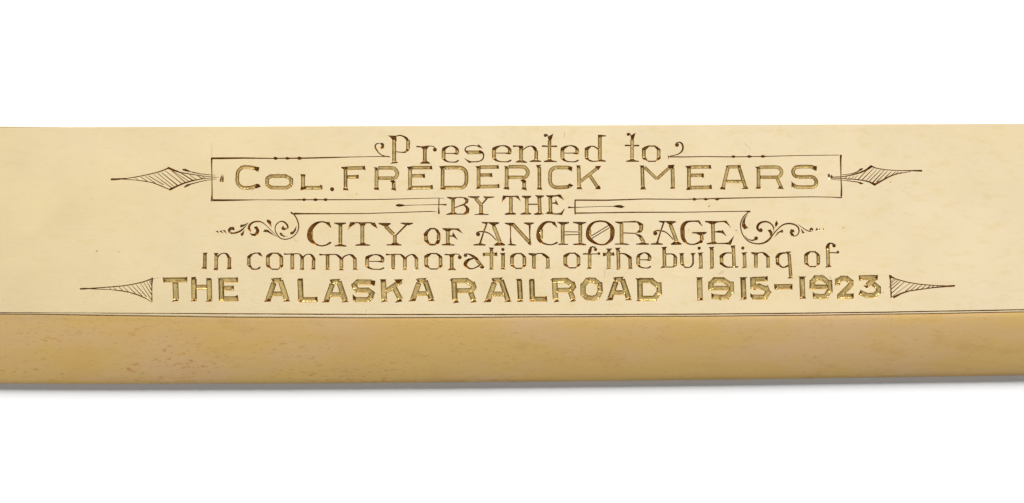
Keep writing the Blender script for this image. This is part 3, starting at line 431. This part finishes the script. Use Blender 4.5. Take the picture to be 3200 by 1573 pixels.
('arrow', 'hatched lance head on the right of the name frame', 'h', "V 510,628,11 640,625,13 800,600,15 950,558,22 1050,515,30 1125,460,38;D 1127,457,18;V 1130,455,22 1200,485,14 1350,512,13 1550,525,11 1750,525,15 1920,528,28;V 510,645,9 700,652,12 850,662,13 1000,680,16 1100,705,20 1182,745,38;D 1182,748,18;V 1182,745,32 1300,680,24 1430,610,18 1550,575,12 1750,540,9;P 1002,486 975,522 900,547 918,520 960,488;V 920,540,16 820,575,11 660,592,7;P 895,704 960,706 1015,733 960,744;V 500,665,6 700,680,8 910,706,14;V 742,620,7 700,655,11;V 790,622,6 755,675,8;V 860,610,6 790,672,8;V 910,600,5 850,665,6;V 1040,540,9 915,670,15;V 1165,490,8 985,670,13;V 1215,510,6 1040,690,10;V 1275,515,8 1100,690,13;V 1338,513,8 1155,712,17;V 1380,540,9 1215,702,14;V 1440,545,9 1340,645,14;V 1510,545,9 1420,625,15;V 1560,545,8 1480,600,13;V 1605,550,7 1545,580,10"),
# knocks and pits in the gold
('pit', None, 'D2', "P 359,246 388,213 397,229"),
('pit', None, 'D2', "P 797,613 815,605 831,611 812,620"),
('pit', None, 'D2', "P 2497,565 2512,562 2524,571 2508,575"),
('pit', None, 'D2', "P 52,600 63,596 76,603 62,609"),
('pit', None, 'h', "P 1415,718 1432,700 1447,703 1428,716"),
('pit', None, 'A1', "P 2388,1058 2395,1040 2415,1035 2402,1052"),
('pit', None, 'a', "P 297,26 330,12 334,18 310,36"),
('pit', None, 'a', "P 655,42 667,33 678,42 666,48"),
('pit', None, 'f', "P 800,680 812,674 822,681 811,687"),
('pit', None, 'b', "P 2048,955 2053,966 2047,974 2041,964"),
('pit', None, 'g', "P -75,872 -66,866 -58,874 -68,880"),
('scratch', None, 'A1', "V 112,240,1 111,350,2 110,470,2"),
('scratch', None, 'C1', "V 626,40,1 627,110,2 628,170,1"),
('scratch', None, 'e', "V 20,385,1 90,342,2 118,338,2"),
('scratch', None, 'e', "V 32,400,2 80,372,2 118,348,1"),
('scratch', None, 'd', "V 755,340,1 762,390,2 755,450,1"),
('scratch', None, 'D1', "V 930,230,1 980,280,2 1040,335,1"),
('scratch', None, 'a', "V 1210,465,2 1260,455,2 1305,443,1"),
('scratch', None, 'A2', "V 1405,740,1 1440,775,2 1468,800,1"),
('tick', None, 'A1', "V 560,612,6 578,600,4 592,588,1"), ('tick', None, 'A1', "V 605,600,6 628,590,4 645,582,1"),
('tick', None, 'A1', "V 500,850,6 484,830,4 474,808,1"), ('tick', None, 'A1', "V 700,965,6 680,980,4 668,990,1"),
('tick', None, 'A1', "V 770,965,6 750,980,4 735,992,1"), ('tick', None, 'A1', "V 1010,750,6 1030,738,4 1048,724,1"),
('tick', None, 'A1', "V 1130,738,6 1155,728,4 1178,720,1"), ('tick', None, 'C1', "V 385,830,6 372,812,4 362,795,1"),
('tick', None, 'e', "V 1640,408,6 1665,400,4 1690,390,1"), ('tick', None, 'e', "V 1540,440,6 1530,425,4 1545,405,1"),
('tick', None, 'e', "V 1780,430,6 1800,448,4 1815,470,1"), ('tick', None, 'e', "V 1985,425,6 2010,414,4 2030,410,1"),
('tick', None, 'e', "V 1895,450,6 1880,455,4 1865,470,1"),
]

# ------------------------------------------------------------------ turn cuts into geometry
def parse(s):
    out = []
    for t in s.split(';'):
        tk = t.split(); k = tk[0]
        if k[0] == '@': return ('copy', k[1:], [float(v) for v in tk[1:]])
        pts = np.array([[float(v) for v in p.split(',')] for p in tk[1:]])
        out.append([k[0], float(k[1:]) if len(k) > 1 else 0.0, pts])
    return out
def catmull(p, step=9.0):
    q = [p[0]]
    for i in range(len(p) - 1):
        a, b = p[i], p[i + 1]; z = p[i - 1] if i else 2 * a - b; c = p[i + 2] if i + 2 < len(p) else 2 * b - a
        n = max(1, int(np.hypot(*(b - a)[:2]) / step))
        for j in range(1, n + 1):
            t = j / n
            q.append(.5 * (2 * a + (b - z) * t + (2 * z - 5 * a + 4 * b - c) * t * t + (3 * a - z - 3 * b + c) * t ** 3))
    return np.array(q)
def densify(p, step):
    q = [p[0]]
    for a, b in zip(p[:-1], p[1:]):
        n = max(1, int(np.ceil(np.hypot(*(b - a)[:2]) / step)))
        q += [a + (b - a) * j / n for j in range(1, n + 1)]
    return np.array(q)
def extent(prims):
    lo, hi = [], []
    for k, w_, p in prims:
        r = np.zeros(len(p))
        if k in 'FG': r = r + w_ / 2 * .8
        elif k in 'VQ': r = p[:, 2] / 2
        elif k == 'D': r = p[:, 2]
        lo.append((p[:, :2] - r[:, None]).min(0)); hi.append((p[:, :2] + r[:, None]).max(0))
    return np.min(lo, 0), np.max(hi, 0)

class Cut: pass
def make_cut(k, w_, p, org, gid):
    c = Cut(); c.gid = gid; c.kind = k
    if k in 'FG':
        p = np.c_[p[:, :2], np.full(len(p), w_)]
        if k == 'G': p = catmull(p, 22)
    if k == 'Q': p = catmull(p, 10)
    if k in 'VQ': p = p.copy(); p[:, 2] = p[:, 2] * 1.08 + 1.3
    p = p.copy(); p[:, :2] = p[:, :2] / TS + org
    if p.shape[1] == 3: p[:, 2] /= TS
    c.fd = .92 if w_ < 70 else .66
    c.jit = rnd.uniform(.88, 1.12); c.tilt = rnd.uniform(-.11, .11)
    if k == 'P':
        c.poly = p[:, :2]; c.out = densify(np.vstack([c.poly, c.poly[:1]]), 4.0)[:-1]
    elif k == 'D':
        x, y, r = p[0]; a = np.arange(14) / 14 * 2 * math.pi
        c.poly = np.c_[x + r * np.cos(a), y + r * np.sin(a)]; c.out = c.poly; c.r = r; c.c = np.array([x, y])
    else:
        c.line = densify(p, 3.2 if k in 'FG' else 3.5)
        if k in 'FG':
            n = len(c.line)
            jit = np.array([rnd.uniform(-.22, .22) for _ in range(n)]); c.line[:, 2] += jit
        ln = c.line
        d = np.gradient(ln[:, :2], axis=0) if len(ln) > 1 else np.array([[1, 0]])
        d /= np.maximum(np.hypot(d[:, 0], d[:, 1])[:, None], 1e-9)
        nrm = np.c_[-d[:, 1], d[:, 0]]; c.nrm = nrm
        h = ln[:, 2:3] / 2
        Lf, Rt = ln[:, :2] + nrm * h, ln[:, :2] - nrm * h
        if k in 'FG': c.out = np.vstack([Lf, Rt[::-1]])
        else:
            caps = []
            for e, s in ((-1, 1), (0, -1)):
                r = ln[e, 2] / 2; a0 = math.atan2(nrm[e, 1] * s, nrm[e, 0] * s)
                ns = 5 if r > .9 else 1
                caps.append(np.array([[ln[e, 0] + r * math.cos(a0 - math.pi * j / (ns + 1)), ln[e, 1] + r * math.sin(a0 - math.pi * j / (ns + 1))] for j in range(1, ns + 1)]))
            c.out = np.vstack([Lf, caps[0], Rt[::-1], caps[1]])
    c.lo = c.out.min(0) - .2; c.hi = c.out.max(0) + .2
    return c
def seg_dist(q, a, b):
    ab = b - a; L2_ = max(float(ab @ ab), 1e-12)
    t = ((q - a) @ ab) / L2_; tc = np.clip(t, 0, 1)
    dd = q - (a + tc[:, None] * ab)
    return np.hypot(dd[:, 0], dd[:, 1]), t, tc
def inpoly(q, poly):
    ins = np.zeros(len(q), bool); n = len(poly)
    for i in range(n):
        (x1, y1), (x2, y2) = poly[i], poly[(i + 1) % n]
        if y1 == y2: continue
        m = (y1 > q[:, 1]) != (y2 > q[:, 1])
        ins ^= m & (q[:, 0] < (x2 - x1) * (q[:, 1] - y1) / (y2 - y1) + x1)
    return ins
FLAT_D, VS = 0.78, 2.5
def depth(c, q):
    if c.kind == 'D':
        r = np.hypot(*(q - c.c).T); return np.where(r < c.r, (1 - r / c.r) * c.r * 2.2, 0)
    if c.kind == 'P':
        d = np.full(len(q), 1e9)
        for i in range(len(c.poly)):
            d = np.minimum(d, seg_dist(q, c.poly[i], c.poly[(i + 1) % len(c.poly)])[0])
        return np.where(inpoly(q, c.poly), d * VS, 0)
    ln = c.line; best = np.full(len(q), 1e9); side = np.ones(len(q)); w_ = np.full(len(q), 1.); along = np.zeros(len(q)); ok = np.ones(len(q), bool)
    s = 0.0; n = len(ln); tot = np.hypot(*np.diff(ln[:, :2], axis=0).T).sum()
    for i in range(n - 1):
        d, t, tc = seg_dist(q, ln[i, :2], ln[i + 1, :2])
        L_ = np.hypot(*(ln[i + 1, :2] - ln[i, :2]))
        m = d < best
        best[m] = d[m]; w_[m] = (ln[i, 2] + (ln[i + 1, 2] - ln[i, 2]) * tc[m]) / 2; along[m] = s + tc[m] * L_
        ab = ln[i + 1, :2] - ln[i, :2]; side[m] = np.sign(ab[0] * (q[m, 1] - ln[i, 1]) - ab[1] * (q[m, 0] - ln[i, 0]))
        if c.kind in 'FG':
            bad = np.zeros(len(q), bool)
            if i == 0: bad |= t < 0
            if i == n - 2: bad |= t > 1
            ok[m] = ~bad[m]
        s += L_
    u = np.clip(best / np.maximum(w_, 1e-6), 0, 1)
    if c.kind in 'FG':
        e = np.minimum(along, tot - along)
        fl = c.fd * c.jit + c.tilt * side * u + .10 * (1 - u * u) + .012 * np.sin(along * .7 + c.gid)
        z = w_ * np.minimum(fl, 2.5 * np.minimum(1 - u, .04 + e / w_))
        z = np.minimum(z, e * 2.7)
        return np.where(ok & (u < 1), z, 0)
    return np.where(u < 1, (1 - u) * np.minimum(w_, 3 + .35 * w_) * VS, 0)

templates, cuts, meta = {}, [], []
for gid, (nm, lab, tile, s) in enumerate(GL):
    key = None
    if ':' in nm: nm, key = nm.split(':')
    pr = parse(s)
    if pr[0] == 'copy':
        src = templates[pr[1]]; lo, hi = extent(src); x0, y0, x1, y1 = pr[2]
        k = np.array([(x1 - x0) / (hi[0] - lo[0]), (y1 - y0) / (hi[1] - lo[1])]); out = []
        for kk, ww, p in src:
            p = p.copy(); p[:, :2] = (p[:, :2] - lo) * k + (x0, y0); out.append([kk, ww, p])
        pr = out
    elif key: templates[key] = pr
    org = np.array(TILE[tile], float)
    for kk, ww, p in pr: cuts.append(make_cut(kk, ww, p, org, gid))
    meta.append((nm, lab))

pts, edges = [], []
def addloop(P, closed=True):
    b = len(pts); pts.extend(map(tuple, P)); n = len(P)
    edges.extend((b + i, b + i + 1) for i in range(n - 1))
    if closed: edges.append((b + n - 1, b))
xs = np.arange(X0, X1 + .1, 10.0)
addloop(np.vstack([np.c_[xs, topY(xs) + EDGE], np.c_[xs, l1Y(xs) - 1.9][::-1]]))
for c in cuts:
    addloop(c.out)
    if c.kind in 'FG':
        for u in (-1 + c.fd / 2.4, -.35, 0, .35, 1 - c.fd / 2.4):
            P = c.line[:, :2] + c.nrm * (u * c.line[:, 2:3] / 2); pts.extend(map(tuple, P[:]))
        for e, o in ((0, 1), (-1, -2)):   # run-out at both ends
            a, b = c.line[e, :2], c.line[o, :2]; d = (b - a) / max(np.hypot(*(b - a)), 1e-6); hw = c.line[e, 2] / 2
            for f in (.2, .4):
                pts.extend(tuple(a + d * f * hw + c.nrm[e] * u * hw) for u in (-.8, -.4, 0, .4, .8))
    elif c.kind in 'VQ':
        addloop(c.line[:, :2], False)
    elif c.kind == 'D':
        pts.append(tuple(c.c)); pts.extend(tuple(c.c + (p - c.c) * .55) for p in c.poly)
    else:
        lo, hi = c.poly.min(0), c.poly.max(0)
        gx, gy = np.meshgrid(np.arange(lo[0], hi[0], 1.5), np.arange(lo[1], hi[1], 1.5))
        g = np.c_[gx.ravel(), gy.ravel()]; g = g[depth(c, g) > .35]
        pts.extend(map(tuple, g)); pts.append(tuple(c.poly.mean(0)))
vco, _, tri, _, _, _ = delaunay_2d_cdt([Vector(p) for p in pts], edges, [], 1, 1e-3, False)
V = np.array([(v.x, v.y) for v in vco]); T = np.array(tri)
cen = V[T].mean(1)
bd_, own, flat = np.zeros(len(T)), np.full(len(T), -1), np.zeros(len(T), bool)
zv = np.zeros(len(V))
for c in cuts:
    m = np.where((cen[:, 0] > c.lo[0]) & (cen[:, 0] < c.hi[0]) & (cen[:, 1] > c.lo[1]) & (cen[:, 1] < c.hi[1]))[0]
    if len(m):
        d = depth(c, cen[m]); k = d > bd_[m]; bd_[m[k]] = d[k]; own[m[k]] = c.gid; flat[m[k]] = c.kind in 'FG'
    m = np.where((V[:, 0] > c.lo[0]) & (V[:, 0] < c.hi[0]) & (V[:, 1] > c.lo[1]) & (V[:, 1] < c.hi[1]))[0]
    if len(m): zv[m] = np.maximum(zv[m], depth(c, V[m]))
nr = np.random.default_rng(3)
zv *= 1 + nr.uniform(-.02, .02, len(zv))
zv[np.unique(T[own < 0])] = 0

def sub_mesh(idx, name, m, parent, label=None):
    t = T[idx]; u, inv = np.unique(t, return_inverse=True); inv = inv.reshape(t.shape)
    P = [W(V[i, 0], V[i, 1], -zv[i]) for i in u]
    # orient upward (pixel y runs down)
    a = V[t[:, 0]]; b = V[t[:, 1]]; c = V[t[:, 2]]
    cr = (b[:, 0] - a[:, 0]) * (c[:, 1] - a[:, 1]) - (b[:, 1] - a[:, 1]) * (c[:, 0] - a[:, 0])
    inv[cr > 0] = inv[cr > 0][:, ::-1]
    o = tuple(np.mean(P, axis=0)) if parent is not bar else (0.0, 0.0, 0.0)
    return mesh_obj(name, P, [tuple(int(v) for v in f) for f in inv], m, parent, o, False, label)
face = sub_mesh(np.where(own < 0)[0], 'front_face', M_FACE, bar)
for gid, (nm, lab) in enumerate(meta):
    idx = np.where(own == gid)[0]
    if not len(idx): continue
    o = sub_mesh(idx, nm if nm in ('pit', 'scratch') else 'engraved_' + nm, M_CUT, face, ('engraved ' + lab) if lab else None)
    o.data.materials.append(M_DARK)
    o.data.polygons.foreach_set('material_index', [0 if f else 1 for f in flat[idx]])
print('verts', len(V), 'tris', len(T))
